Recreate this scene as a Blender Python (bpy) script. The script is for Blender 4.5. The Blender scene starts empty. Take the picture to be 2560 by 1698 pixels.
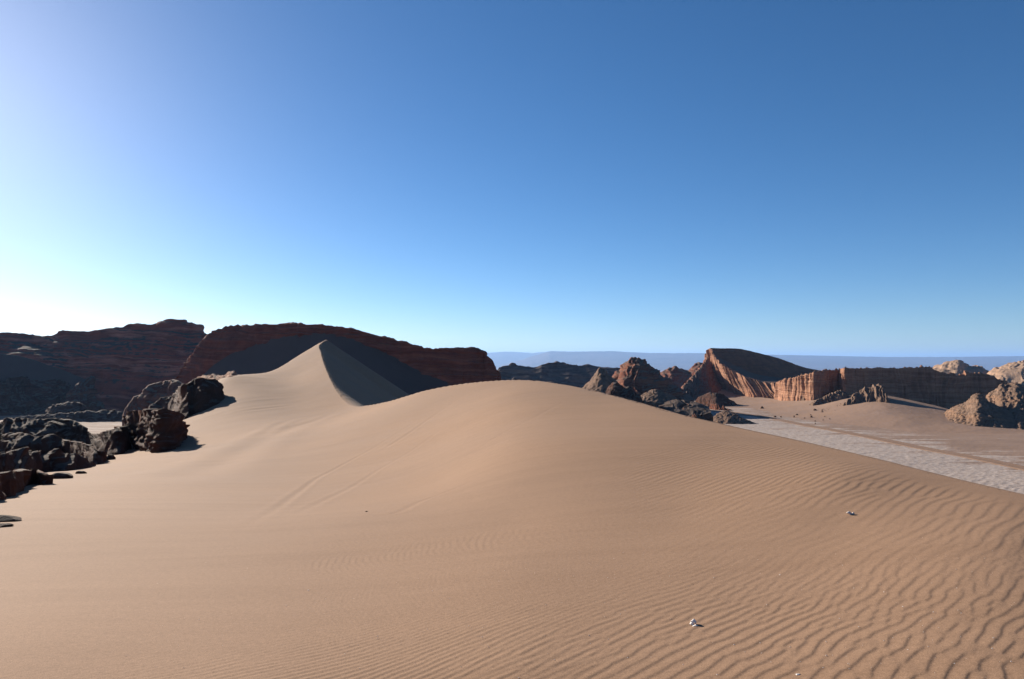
import bpy, math, random
import numpy as np

# ------------------------------------------------------------------ camera, sky, sun, exposure
SC = bpy.context.scene
F = 1707.0            # focal length in photo pixels (photo 2560 x 1698)
CX, HOR = 1280.0, 900.0   # principal column, eye-level row
cam_data = bpy.data.cameras.new("camera")
cam = bpy.data.objects.new("camera", cam_data)
SC.collection.objects.link(cam)
cam_data.sensor_width = 36.0
cam_data.lens = 36.0 * F / 2560.0
cam_data.shift_y = (HOR - 849.0) / 2560.0
cam_data.clip_start, cam_data.clip_end = 0.1, 120000.0
cam.location = (0, 0, 0)
cam.rotation_euler = (math.radians(90), 0, 0)
SC.camera = cam

SUN_EL, SUN_AZ = 19.6, -42.0     # azimuth measured from +Y (view axis) towards +X
world = bpy.data.worlds.new("World")
SC.world = world
world.use_nodes = True
wn = world.node_tree
bg = wn.nodes["Background"]
sky = wn.nodes.new("ShaderNodeTexSky")
sky.sky_type = 'NISHITA'
sky.sun_disc = False
sky.sun_elevation = math.radians(SUN_EL)
sky.sun_rotation = math.radians(SUN_AZ)
sky.altitude = 2500.0
sky.air_density = 0.93
sky.dust_density = 1.4
sky.ozone_density = 3.4
hs = wn.nodes.new("ShaderNodeHueSaturation")
hs.inputs["Saturation"].default_value = 1.19
wn.links.new(sky.outputs[0], hs.inputs["Color"])
wn.links.new(hs.outputs[0], bg.inputs[0])
bg.inputs[1].default_value = 0.05

sl = bpy.data.lights.new("sun", 'SUN')
sl.energy = 5.0
sl.angle = math.radians(0.5)
sl.color = (1.0, 0.90, 0.77)
sun = bpy.data.objects.new("sun", sl)
SC.collection.objects.link(sun)
_e, _a = math.radians(SUN_EL), math.radians(SUN_AZ)
SUN = np.array([math.cos(_e) * math.sin(_a), math.cos(_e) * math.cos(_a), math.sin(_e)])
from mathutils import Vector
sun.rotation_euler = Vector(SUN).to_track_quat('Z', 'Y').to_euler()

SC.view_settings.view_transform = 'Standard'
SC.view_settings.look = 'None'
SC.view_settings.gamma = 1.0
SC.view_settings.use_curve_mapping = False
SC.view_settings.exposure = 1.24
SC.cycles.volume_bounces = 0
SC.cycles.max_bounces = 5
SC.cycles.diffuse_bounces = 3

random.seed(4)
RNG = np.random.default_rng(11)

# ------------------------------------------------------------------ helpers: noise
def _hash(ix, iy, iz, seed):
    with np.errstate(over='ignore'):
        h = (ix.astype(np.uint32) * np.uint32(374761393) + iy.astype(np.uint32) * np.uint32(668265263)
             + iz.astype(np.uint32) * np.uint32(2147483647) + np.uint32(seed * 362437 + 12345))
        h ^= h >> np.uint32(13)
        h *= np.uint32(1274126177)
        h ^= h >> np.uint32(16)
        h *= np.uint32(2246822519)
        h ^= h >> np.uint32(15)
    return h

_G = np.array([[1,1,0],[-1,1,0],[1,-1,0],[-1,-1,0],[1,0,1],[-1,0,1],[1,0,-1],[-1,0,-1],
               [0,1,1],[0,-1,1],[0,1,-1],[0,-1,-1],[1,1,0],[-1,1,0],[0,-1,1],[0,-1,-1]], float)

def noise(x, y, z, seed=0):
    x, y, z = np.broadcast_arrays(np.asarray(x, float), np.asarray(y, float), np.asarray(z, float))
    fx, fy, fz = np.floor(x), np.floor(y), np.floor(z)
    ix, iy, iz = fx.astype(np.int64), fy.astype(np.int64), fz.astype(np.int64)
    dx, dy, dz = x - fx, y - fy, z - fz
    u, v, w = [t * t * t * (t * (t * 6 - 15) + 10) for t in (dx, dy, dz)]
    out = 0
    for a in (0, 1):
        for b in (0, 1):
            for c in (0, 1):
                g = _G[_hash(ix + a, iy + b, iz + c, seed) & np.uint32(15)]
                d = g[..., 0] * (dx - a) + g[..., 1] * (dy - b) + g[..., 2] * (dz - c)
                out = out + d * (u if a else 1 - u) * (v if b else 1 - v) * (w if c else 1 - w)
    return out

def fbm(x, y, z, octv=4, seed=0, gain=0.5, ridged=False):
    s, amp, f, tot = 0.0, 1.0, 1.0, 0.0
    for o in range(octv):
        n = noise(x * f, y * f, z * f, seed + o * 17)
        s = s + amp * ((1 - 2 * np.abs(n)) if ridged else n)
        tot += amp
        amp *= gain
        f *= 2.03
    return s / tot

def worley(x, y, z, seed=0):
    ix, iy, iz = [np.floor(t).astype(np.int64) for t in (x, y, z)]
    best = np.full(np.shape(x), 9.0)
    for a in (-1, 0, 1):
        for b in (-1, 0, 1):
            for c in (-1, 0, 1):
                h = _hash(ix + a, iy + b, iz + c, seed)
                px = ix + a + (h & np.uint32(1023)) / 1023.0
                py = iy + b + ((h >> np.uint32(10)) & np.uint32(1023)) / 1023.0
                pz = iz + c + ((h >> np.uint32(20)) & np.uint32(1023)) / 1023.0
                best = np.minimum(best, (px - x) ** 2 + (py - y) ** 2 + (pz - z) ** 2)
    return np.sqrt(best)

def sstep(a, b, x):
    t = np.clip((x - a) / (b - a), 0, 1)
    return t * t * (3 - 2 * t)

# ------------------------------------------------------------------ helpers: geometry
def P(px, py, Y):
    return np.array([(px - CX) / F * Y, Y, -(py - HOR) / F * Y])

def catmull(pts, n):
    pts = np.asarray(pts, float)
    k = len(pts)
    u = np.linspace(0, k - 1, n)
    i = np.clip(np.floor(u).astype(int), 0, k - 2)
    t = (u - i)[:, None]
    p0, p1, p2, p3 = pts[np.maximum(i - 1, 0)], pts[i], pts[i + 1], pts[np.minimum(i + 2, k - 1)]
    m1, m2 = 0.42 * (p2 - p0), 0.42 * (p3 - p1)
    return ((2 * t**3 - 3 * t**2 + 1) * p1 + (t**3 - 2 * t**2 + t) * m1
            + (-2 * t**3 + 3 * t**2) * p2 + (t**3 - t**2) * m2)

def link(o):
    SC.collection.objects.link(o)
    return o

def grid_mesh(name, V, mat, smooth=True, parent=None, origin=None):
    """V: (rows, cols, 3) array -> one mesh object, quads wound so that normal = d(col) x d(row)."""
    R, C = V.shape[:2]
    if origin is None:
        origin = np.array([V[..., 0].mean(), V[..., 1].mean(), V[..., 2].min()])
    me = bpy.data.meshes.new(name)
    vs = (V.reshape(-1, 3) - origin).astype(np.float32)
    idx = np.arange(R * C).reshape(R, C)
    q = np.stack([idx[:-1, :-1], idx[:-1, 1:], idx[1:, 1:], idx[1:, :-1]], -1).reshape(-1, 4).astype(np.int32)
    me.vertices.add(len(vs)); me.vertices.foreach_set("co", vs.ravel())
    me.loops.add(q.size); me.loops.foreach_set("vertex_index", q.ravel())
    me.polygons.add(len(q)); me.polygons.foreach_set("loop_start", np.arange(0, q.size, 4, dtype=np.int32))
    me.update(calc_edges=True)
    me.polygons.foreach_set("use_smooth", np.full(len(q), smooth))
    me.materials.append(mat)
    o = bpy.data.objects.new(name, me)
    o.location = origin
    link(o)
    if parent: o.parent = parent
    return o

def attr(o, name, vals):
    a = o.data.attributes.new(name, 'FLOAT', 'POINT')
    a.data.foreach_set("value", np.asarray(vals, np.float32).ravel())

def tag(o, label=None, cat=None, group=None, kind=None):
    if label: o["label"] = label
    if cat: o["category"] = cat
    if group: o["group"] = group
    if kind: o["kind"] = kind
    return o

def normals(V):
    du = np.gradient(V, axis=1)
    dv = np.gradient(V, axis=0)
    n = np.cross(du, dv)
    l = np.linalg.norm(n, axis=-1, keepdims=True)
    return n / np.maximum(l, 1e-9)

def loft(rows, ns, segs, ease=None):
    """rows: list of same-length point lists (world xyz); segs: vertices per span between rows."""
    Rw = [catmull(r, ns) for r in rows]
    out, tt = [], []
    for k in range(len(rows) - 1):
        n = segs[k]
        e = (ease[k] if ease else 1.0)
        for i in range(n + (1 if k == len(rows) - 2 else 0)):
            t = i / n
            p = Rw[k] * (1 - t) + Rw[k + 1] * t
            tz = t ** e if e >= 0 else 1 - (1 - t) ** (-e)
            p = p.copy()
            p[:, 2] = Rw[k][:, 2] * (1 - tz) + Rw[k + 1][:, 2] * tz
            out.append(p); tt.append(k + t)
    return np.array(out), np.array(tt)

def rock_detail(V, tt, sc=6.0, amp=1.0, gully=0.0, gw=5.0, strata=0.0, sh=1.5, dip=(0, 0), nod=0.0, nsc=1.5,
                flute=0.0, fw=4.0, seed=1, zmask=None, octv=5):
    N = normals(V)
    x, y, z = V[..., 0], V[..., 1], V[..., 2]
    s = np.concatenate([[0], np.cumsum(np.linalg.norm(np.diff(V[V.shape[0] // 2], axis=0)[:, :2], axis=1))])[None, :] + 0 * x
    d = amp * fbm(x / sc, y / sc, z / sc, octv, seed)
    if gully:
        w = fbm(x / (gw * 2), y / (gw * 2), z / (gw * 2), 2, seed + 5)
        g = fbm(s / gw + 1.3 * w, z / (gw * 4), 0 * x + seed, 3, seed + 9, 0.55, True)
        d = d + gully * (g - 0.4)
    if flute:
        w = noise(x / (fw * 3), y / (fw * 3), z / (fw * 5), seed + 3)
        w = w + 1.6 * noise(s / (fw * 4.3), z / (fw * 30), 0 * x, seed + 25)
        dm = .55 + 1.1 * np.clip(noise(s / (fw * 2.2), z / (fw * 4), 0 * x, seed + 27) + .35, 0, 1)
        g = np.abs(noise(s / fw + w, z / (fw * 9), 0 * x, seed + 21))
        g2 = np.abs(noise(s / (fw * .37) + w, z / (fw * 5), 0 * x, seed + 23))
        g3 = noise(s / (fw * 3.1), z / (fw * 14), 0 * x, seed + 29)
        d = d + flute * dm * (0.9 - 2.6 * np.clip(.38 - g, 0, 1) - 1.1 * np.clip(.3 - g2, 0, 1) + 1.1 * g3)
    if strata:
        zz = z + dip[0] * x + dip[1] * y + 1.2 * sh * noise(x / (sh * 12), y / (sh * 12), z / (sh * 12), seed + 31)
        a = noise(0 * x + .5, 0 * x, zz / sh, seed + 33) + .6 * noise(0 * x, 0 * x + .3, zz / (sh * .37), seed + 35)
        d = d + strata * np.tanh(3.0 * a) * (0.6 + 0.8 * np.clip(noise(x / (sh * 6), y / (sh * 6), z / sh, seed + 37) + .5, 0, 1))
    if nod:
        wv = worley(x / nsc, y / nsc, z / nsc, seed + 41)
        d = d + nod * (0.75 - np.clip(wv, 0, 1.1))
    if zmask is not None:
        d = d * zmask
    return V + N * d[..., None]

# ------------------------------------------------------------------ helpers: materials
def newmat(name):
    m = bpy.data.materials.new(name)
    m.use_nodes = True
    nt = m.node_tree
    b = nt.nodes["Principled BSDF"]
    b.inputs["Roughness"].default_value = 0.95
    b.inputs["Specular IOR Level"].default_value = 0.1
    return m, nt, b

def nd(nt, typ, **kw):
    n = nt.nodes.new(typ)
    for k, v in kw.items():
        if hasattr(n, k) and k not in ("inputs",):
            setattr(n, k, v)
    return n

def tex(nt, vec, scale, detail=4, rough=0.55, stretch=None):
    if stretch:
        mp = nt.nodes.new("ShaderNodeMapping"); mp.inputs["Scale"].default_value = stretch
        nt.links.new(vec, mp.inputs["Vector"]); vec = mp.outputs[0]
    n = nt.nodes.new("ShaderNodeTexNoise")
    n.inputs["Scale"].default_value = scale; n.inputs["Detail"].default_value = detail
    n.inputs["Roughness"].default_value = rough
    nt.links.new(vec, n.inputs["Vector"])
    return n.outputs[0]

def ramp(nt, fac, stops, interp='LINEAR'):
    r = nt.nodes.new("ShaderNodeValToRGB")
    r.color_ramp.interpolation = interp
    el = r.color_ramp.elements
    while len(el) < len(stops): el.new(0.5)
    for e, (p, c) in zip(el, stops):
        e.position = p; e.color = (*c, 1) if len(c) == 3 else c
    nt.links.new(fac, r.inputs[0])
    return r.outputs[0]

def mix(nt, fac, a, b, mode='MIX'):
    m = nt.nodes.new("ShaderNodeMix"); m.data_type = 'RGBA'; m.blend_type = mode
    for sock, v in ((m.inputs[0], fac), (m.inputs[6], a), (m.inputs[7], b)):
        if hasattr(v, "is_output"): nt.links.new(v, sock)
        elif isinstance(v, (int, float)): sock.default_value = v
        else: sock.default_value = (*v, 1)
    return m.outputs[2]

def bump(nt, b, h, strength, dist):
    n = nt.nodes.new("ShaderNodeBump")
    n.inputs["Strength"].default_value = strength; n.inputs["Distance"].default_value = dist
    nt.links.new(h, n.inputs["Height"]); nt.links.new(n.outputs[0], b.inputs["Normal"])

def math_node(nt, op, a, b=None):
    m = nt.nodes.new("ShaderNodeMath"); m.operation = op
    for s, v in zip(m.inputs, (a, b)):
        if v is None: continue
        if hasattr(v, "is_output"): nt.links.new(v, s)
        else: s.default_value = v
    return m.outputs[0]

SAND = (0.236, 0.147, 0.094)
def mat_sand(name, col=SAND, grain=True, scale=1.0):
    m, nt, b = newmat(name)
    geo = nt.nodes.new("ShaderNodeNewGeometry"); pos = geo.outputs["Position"]
    big = tex(nt, pos, 0.05 * scale, 4)
    c = ramp(nt, big, [(0.3, tuple(v * f for v, f in zip(col, (.95, .97, 1.0)))), (0.7, tuple(v * f for v, f in zip(col, (1.05, 1.03, .98))))])
    if grain:
        g = tex(nt, pos, 170, 2, .8)
        c = mix(nt, 1.0, c, ramp(nt, g, [(0.28, (.58, .55, .52)), (0.5, (1, 1, 1)), (0.75, (1.42, 1.40, 1.36))]), 'MULTIPLY')
        mp = nt.nodes.new("ShaderNodeMapping"); mp.inputs["Rotation"].default_value = (0, 0, math.radians(-48)); mp.inputs["Scale"].default_value = (.16, 1.5, 1)
        nt.links.new(pos, mp.inputs["Vector"])
        st = tex(nt, mp.outputs[0], 1.1, 5, .7)
        c = mix(nt, 1.0, c, ramp(nt, st, [(0.3, (.94, .93, .92)), (0.5, (1, 1, 1)), (0.7, (1.04, 1.04, 1.04))]), 'MULTIPLY')
        g3 = tex(nt, pos, 26, 4, .8)
        c = mix(nt, 1.0, c, ramp(nt, g3, [(0.3, (.86, .85, .84)), (0.5, (1, 1, 1)), (0.7, (1.1, 1.1, 1.1))]), 'MULTIPLY')
        g2 = tex(nt, pos, 38, 3, .7)
        bump(nt, b, g2, 0.35, 0.006)
    nt.links.new(c, b.inputs["Base Color"])
    return m

def mat_rock(name, cols, band=0.5, dip=(0, 0), mott=0.08, sand=0.0, sandcol=(.17, .11, .08), bscale=1.0, bdist=.4, tint=(1, 1, 1)):
    """cols: list of band colours; band: frequency of beds per metre; sand: amount of sand lying on gentle slopes."""
    m, nt, b = newmat(name)
    geo = nt.nodes.new("ShaderNodeNewGeometry"); pos = geo.outputs["Position"]
    sep = nt.nodes.new("ShaderNodeSeparateXYZ"); nt.links.new(pos, sep.inputs[0])
    w = tex(nt, pos, 0.03, 3)
    z = math_node(nt, 'ADD', sep.outputs[2], math_node(nt, 'MULTIPLY', w, 9.0))
    z = math_node(nt, 'ADD', z, math_node(nt, 'MULTIPLY', sep.outputs[0], dip[0]))
    z = math_node(nt, 'ADD', z, math_node(nt, 'MULTIPLY', sep.outputs[1], dip[1]))
    cmb = nt.nodes.new("ShaderNodeCombineXYZ")
    nt.links.new(math_node(nt, 'MULTIPLY', sep.outputs[0], 0.012), cmb.inputs[0])
    nt.links.new(math_node(nt, 'MULTIPLY', sep.outputs[1], 0.012), cmb.inputs[1])
    nt.links.new(math_node(nt, 'MULTIPLY', z, band), cmb.inputs[2])
    f = tex(nt, cmb.outputs[0], 1.0, 3, .6)
    cols = [(c[0] * .82 * tint[0], c[1] * .82 * tint[1], c[2] * .82 * tint[2]) for c in cols]; sandcol = tuple(v * .82 for v in sandcol)
    k = len(cols)
    stops = [(0.30 + 0.40 * i / max(1, k - 1), c) for i, c in enumerate(cols)]
    c = ramp(nt, f, stops)
    mo = tex(nt, pos, mott, 6, .65)
    c = mix(nt, 1.0, c, ramp(nt, mo, [(0.25, (.62, .60, .60)), (0.5, (1, 1, 1)), (0.78, (1.35, 1.3, 1.25))]), 'MULTIPLY')
    if sand:
        sn = nt.nodes.new("ShaderNodeSeparateXYZ"); nt.links.new(geo.outputs["Normal"], sn.inputs[0])
        a = math_node(nt, 'ADD', sn.outputs[2], math_node(nt, 'MULTIPLY', math_node(nt, 'SUBTRACT', tex(nt, pos, 0.25, 4), 0.5), 0.5))
        fac = ramp(nt, a, [(0.95 - 0.45 * sand, (0, 0, 0)), (1.05 - 0.35 * sand if sand < .3 else 0.99 - 0.28 * sand, (1, 1, 1))])
        c = mix(nt, fac, c, sandcol)
    nt.links.new(c, b.inputs["Base Color"])
    h = tex(nt, pos, 0.9 * bscale, 8, .68)
    bump(nt, b, h, 0.7, bdist)
    return m

M = {}
M['sand'] = mat_sand("dune_sand")
M['apron_sand'] = mat_sand("drift_sand", (0.232, 0.153, 0.112), grain=False, scale=.6)
M['scree'] = mat_sand("shade_toned_scree", (0.095, 0.060, 0.050), grain=False, scale=.6)  # slope sand darkened in colour to carry its shade; the scree fan shares it
RED = [(.085, .036, .024), (.15, .062, .038), (.115, .048, .032), (.20, .095, .060), (.12, .052, .034)]
M['red'] = mat_rock("red_rock", RED, band=.35, sand=.35, tint=(1.18, .98, .86))
M['cliff'] = mat_rock("banded_cliff_rock", [(.075, .031, .023), (.12, .050, .033), (.095, .040, .028), (.145, .07, .05), (.10, .043, .03)], band=.28, dip=(.05, 0), sand=.35, sandcol=(.12, .075, .055), tint=(1.8, 1.2, 1.0))
M['mesa'] = mat_rock("layered_mesa_rock", [(.09, .040, .032), (.135, .062, .047), (.10, .048, .038), (.19, .125, .10), (.105, .05, .04)], band=.16, dip=(.04, 0), sand=.35, sandcol=(.10, .066, .05), tint=(2.5, 1.3, 1.0))
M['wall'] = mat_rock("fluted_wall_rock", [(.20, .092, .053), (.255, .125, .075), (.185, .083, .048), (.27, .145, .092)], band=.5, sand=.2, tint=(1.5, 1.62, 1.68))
M['wallshade'] = mat_rock("shaded_wall_rock", [(.115, .062, .042), (.15, .083, .055), (.10, .055, .038)], band=.4, sand=.3, sandcol=(.12, .07, .05), tint=(1.35, .95, .75))  # darker wall rock for the back slope, its shade put into the colour
M['dark'] = mat_rock("dark_brown_rock", [(.075, .046, .034), (.10, .060, .045), (.062, .040, .032), (.12, .07, .05)], band=.35, sand=.3, sandcol=(.10, .07, .055), mott=.15, tint=(.92, .60, .46))
M['grey'] = mat_rock("grey_salt_crust_rock", [(.15, .105, .078), (.19, .135, .105), (.13, .09, .07)], band=.6, mott=.25, sand=.2, bscale=2, tint=(1.0, .88, .78))
M['nodular'] = mat_rock("nodular_rock", [(.21, .125, .080), (.16, .105, .075), (.24, .15, .10)], band=.3, mott=.3, bscale=2)
M['tan'] = mat_rock("tan_hill_rock", [(.33, .205, .135), (.38, .245, .165), (.30, .18, .115)], band=.2, mott=.05, sand=.3, sandcol=(.33, .22, .15))
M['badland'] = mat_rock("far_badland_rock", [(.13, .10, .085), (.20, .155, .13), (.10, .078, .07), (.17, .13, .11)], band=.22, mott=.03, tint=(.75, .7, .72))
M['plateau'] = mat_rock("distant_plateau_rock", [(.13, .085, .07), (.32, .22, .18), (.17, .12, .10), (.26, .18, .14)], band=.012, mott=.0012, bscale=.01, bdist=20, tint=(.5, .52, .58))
M['boulder'] = mat_rock("brown_boulder_rock", [(.11, .062, .042), (.14, .08, .055), (.09, .05, .036)], band=.6, mott=.5, bscale=3)
M['saltstone'] = mat_rock("white_salt_stone", [(.80, .72, .64), (.92, .86, .80), (.62, .52, .44)], band=4, mott=9, bscale=25, bdist=.01)

# ------------------------------------------------------------------ the big sand dune
FLOOR = -34.0
# windward surface, sampled as (photo column, photo row, distance along the view axis)
CREST = [(-1000,1098,230),(0,1096,225),(300,1080,215),(420,1028,200),(480,992,182),(535,955,158),(571,934,136),(612,936,143),(625,936,146),(662,932,152),(687,926,157),(717,909,163),(750,887,170),(784,868,178),(815,849,188),
         (798,863,176),(802,880,164),(806,895,153),(813,916,141),(821,936,131),(831,957,121),(842,977,113),(859,1000,104),(876,1014.5,97),(893,1016.5,93),
         (933,1011,88),(991,998.6,81),(1058,976.6,75),(1143,961,69),(1211,953,64),(1278,949.5,60),(1350,953,55),(1430,966,48),(1520,987,41),(1620,1014,33),
         (1710,1040,27.5),(1850,1072,22),(2000,1104,17.8),(2130,1135,15.2),(2260,1168,13),(2400,1203,11.3),(2560,1240,9.8),(2800,1300,8.5),(3200,1420,6.6)]
INNER = [(-600,1698,4.5),(0,1698,3.85),(640,1698,3.78),(1280,1698,3.68),(1920,1698,3.55),(2560,1698,3.4),(3200,1698,3.3),
         (0,1950,2.75),(1280,1950,2.7),(2560,1950,2.5),(-600,1950,2.9),(3200,1950,2.45),
         (-600,1400,11),(0,1400,8.9),(400,1400,8.6),(880,1400,8.0),(1280,1400,6.9),(1700,1400,6.5),(2200,1400,6.0),(2560,1400,5.75),
         (0,1300,13.6),(400,1300,13.5),(880,1300,11.9),(1280,1300,9.9),(1700,1300,8.9),(2100,1300,8.1),(2560,1300,7.6),
         (-600,1300,15.5),(-600,1200,38),
         (0,1200,33),(0,1240,21.5),(400,1200,29),(600,1200,29),(880,1200,25),(1100,1200,18.5),(1280,1200,13.7),(1700,1200,12.3),(2100,1200,10.9),
         (400,1120,72),(600,1100,66),(740,1100,58),(880,1100,49),(1100,1100,33),(1280,1100,21),(1500,1100,18.5),(1700,1100,18.2),
         (880,1050,70),(1100,1030,52),(1280,1030,34),(1280,985,46),(1500,1040,28),
         (0,1150,80),(0,1118,120),(0,1104,165),(0,1098,220),(-600,1150,80),(-600,1120,120),(-600,1104,165),(-600,1098,220),(300,1096,120),(300,1086,165),(300,1082,220),(420,1040,155),(420,1030,200),(430,1050,140),(500,985,185),(540,962,170),(540,960,200),
         (500,985,148),(560,985,122),(600,1000,112),(600,960,128),(740,940,143),(740,1000,112),(740,905,160)]
# all distances stretch about the viewer's feet is not used: the points above are metres
CTRL = np.array(CREST + INNER, float)
def _uv(px, Y): return np.stack([np.asarray(px, float) / 500.0, np.log(np.asarray(Y, float)) * 1.25], -1)
def _phi(r2): return 0.5 * r2 * np.log(r2 + 1e-12)
_A = _uv(CTRL[:, 0], CTRL[:, 2])
_n = len(_A)
_K = _phi(((_A[:, None] - _A[None]) ** 2).sum(-1)) + 0.012 * np.eye(_n)
_Pm = np.concatenate([np.ones((_n, 1)), _A], 1)
_W = np.linalg.solve(np.block([[_K, _Pm], [_Pm.T, np.zeros((3, 3))]]), np.concatenate([np.log(CTRL[:, 1] - 700.0), [0, 0, 0]]))
def wind_py(px, Y):
    q = _uv(px, Y); sh = q.shape[:-1]; q = q.reshape(-1, 2)
    out = np.empty(len(q))
    for i in range(0, len(q), 60000):
        b = q[i:i + 60000]
        out[i:i + 60000] = _phi(((b[:, None] - _A[None]) ** 2).sum(-1)) @ _W[:_n] + _W[_n] + b @ _W[_n + 1:]
    return (700.0 + np.exp(out)).reshape(sh)

def on_sand(px, py, lo=3.0, hi=300.0):
    """First point of the windward sand seen at this photo position (going away from the viewer)."""
    Y = np.exp(np.linspace(math.log(lo), math.log(hi), 1500))
    w = wind_py(np.full_like(Y, px), Y)
    k = np.argmax(w <= py)
    return float(Y[k] if w[k] <= py else hi)
def on_floor(py, z=FLOOR): return -z * F / (py - HOR)

def build_dune():
    cols = np.concatenate([np.linspace(-1300, -60, 30), np.linspace(-40, 780, 230)[:-1], np.linspace(780, 900, 120)[:-1], np.linspace(900, 2600, 570), np.linspace(2620, 3600, 24)])
    y1 = np.concatenate([1 / np.linspace(1 / 2.6, 1 / 9.0, 260)[:-1], np.linspace(9, 27, 300)[:-1], np.geomspace(27, 40, 40)])
    y2 = np.concatenate([np.geomspace(40, 90, 60)[1:], np.geomspace(90, 195, 150)[1:], np.geomspace(195, 330, 30)[1:]])
    rows = np.concatenate([y1, y2])
    PX, Y = np.meshgrid(cols, rows)
    X = (PX - CX) / F * Y
    Z = -(wind_py(PX, Y) - HOR) / F * Y
    # crest polyline, height from the windward surface itself
    cr = catmull([(c[0], c[2]) for c in CREST], 420)
    cz = -(wind_py(cr[:, 0], cr[:, 1]) - HOR) / F * cr[:, 1]
    cxy = np.stack([(cr[:, 0] - CX) / F * cr[:, 1], cr[:, 1]], -1)
    # inside test in (column, log distance)
    poly = np.concatenate([np.stack([cr[:, 0], np.log(cr[:, 1])], -1), [[3700, math.log(9)], [3700, 0], [-1500, 0], [-1500, math.log(230)]]])
    poly = poly + [.0131, 1.37e-5]
    LY = np.log(Y)
    ins = np.zeros(PX.shape, bool)
    xf, yf = PX.ravel(), LY.ravel()
    acc = np.zeros(len(xf), bool)
    for i in range(len(poly)):
        x1, y1_, x2, y2_ = *poly[i], *poly[(i + 1) % len(poly)]
        if y1_ == y2_: continue
        lo, hi = min(y1_, y2_), max(y1_, y2_)
        m = (yf >= lo) & (yf < hi)
        acc[m] ^= xf[m] < (x2 - x1) * (yf[m] - y1_) / (y2_ - y1_) + x1
    ins = acc.reshape(PX.shape)
    # distance to the crest
    pts = np.stack([X.ravel(), Y.ravel()], -1)
    D = np.empty(len(pts)); NZ = np.empty(len(pts)); NI = np.empty(len(pts))
    for i in range(0, len(pts), 40000):
        d2 = ((pts[i:i + 40000, None, :] - cxy[None]) ** 2).sum(-1)
        k = d2.argmin(1)
        D[i:i + 40000] = np.sqrt(d2[np.arange(len(k)), k]); NZ[i:i + 40000] = cz[k]; NI[i:i + 40000] = k
    D, NZ, NI = D.reshape(PX.shape), NZ.reshape(PX.shape), NI.reshape(PX.shape)
    frac = NI / 419.0
    rnd = 0.15 + 1.6 * np.exp(-((frac - 23.3 / 44) / .035) ** 2) + 0.5 * sstep(.56, .66, frac)     # brink rounding, softest in the saddle
    slope = 0.68
    L = NZ - slope * (np.sqrt(D ** 2 + rnd ** 2) - rnd)
    Zs = np.where(ins, Z, L)
    # ---- wind ripples from band-passed noise (real phase defects)
    def ripple_field(N, size, lam, spread, band, seed, ang):
        rg = np.random.default_rng(seed)
        f = np.fft.fftfreq(N, size / N)
        fx, fy = np.meshgrid(f, f)
        k0 = 1 / lam
        kr = np.hypot(fx, fy) + 1e-9
        th = np.arctan2(fy, fx) - ang
        th = (th + np.pi) % (2 * np.pi) - np.pi
        H = np.exp(-.5 * ((kr - k0) / (band * k0)) ** 2 - .5 * (th / spread) ** 2)
        a = np.fft.ifft2(np.fft.fft2(rg.standard_normal((N, N))) * H)
        a = a / np.abs(a).mean()
        p = (np.angle(a) / (2 * np.pi)) % 1.0
        c = .80
        prof = np.where(p < c, .5 - .5 * np.cos(np.pi * p / c), .5 + .5 * np.cos(np.pi * (p - c) / (1 - c))) - .5
        return prof * sstep(.12, .7, np.abs(a))
    ang = math.atan2(-SUN[1], -SUN[0])              # down-wind direction: away from the sun
    def sample(T, size, x, y):
        N = T.shape[0]
        u = (x / size * N) % N; v = (y / size * N) % N
        i, j = np.floor(u).astype(int), np.floor(v).astype(int)
        a, b = u - i, v - j
        i1, j1 = (i + 1) % N, (j + 1) % N
        i, j = i % N, j % N
        return (T[j, i] * (1 - a) * (1 - b) + T[j, i1] * a * (1 - b) + T[j1, i] * (1 - a) * b + T[j1, i1] * a * b)
    S1, S2, S3 = 12.0, 16.0, 22.0
    T1 = ripple_field(2048, S1, .060, .085, .10, 3, ang + .05)
    T2 = ripple_field(2560, S2, .088, .18, .17, 5, ang + .05)
    T3 = ripple_field(2560, S3, .155, .085, .11, 8, ang + .09)
    wx = X + .10 * noise(X / 1.7, Y / 1.7, 0 * X, 91); wy = Y + .10 * noise(X / 1.7, Y / 1.7, 0 * X + 5, 92)
    R1, R2, R3 = sample(T1, S1, wx, wy), sample(T2, S2, wx, wy), sample(T3, S3, wx, wy)
    # where the ripples are strong: (column, row, fine, sinuous, far)
    MK = np.array([(50,1500,0,0,0),(300,1400,0,0,0),(600,1300,0,0,0),(900,1200,0,0,0),(1200,1100,0,0,0),(1000,1330,.05,0,0),(700,1480,.22,0,0),
        (400,1600,.3,0,0),(150,1690,.35,0,0),(1300,1000,0,0,0),(1250,1250,.05,0,.05),(1480,1310,.12,0,.1),(1700,1350,.15,.05,.12),(1950,1400,.12,.12,.1),
        (600,1640,.85,0,0),(900,1560,1,0,0),(1000,1650,.9,.1,0),(1050,1450,.8,0,0),(1300,1400,1,0,0),(1300,1540,.8,.25,0),(1350,1670,.6,.6,0),
        (1500,1420,.65,.15,0),(1650,1450,.3,.6,0),(1700,1550,.1,1,0),(1700,1670,.1,1,0),(2000,1560,0,1,0),(2000,1680,0,1,0),(2400,1650,0,1,0),(2500,1500,0,1,0),
        (2250,1450,0,.8,.2),(2350,1330,0,.4,.7),(2520,1330,0,.3,.7),(2100,1310,.1,.1,.5),(1900,1280,.1,0,.4),(1800,1200,0,0,.6),(2000,1210,0,0,.8),(2200,1250,0,0,.6),
        (1700,1110,0,0,1),(1850,1110,0,0,1),(1560,1150,0,0,.6),(1450,1080,0,0,.15),(1500,1030,0,0,.25),(2300,1210,0,0,.45),(1950,1160,0,0,1),(2100,1200,0,0,.75),(2500,1260,0,0,.3),(1640,1040,0,0,.4)], float)
    PY = HOR - Zs / Y * F
    num = [0, 0, 0]; den = 1e-9
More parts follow.
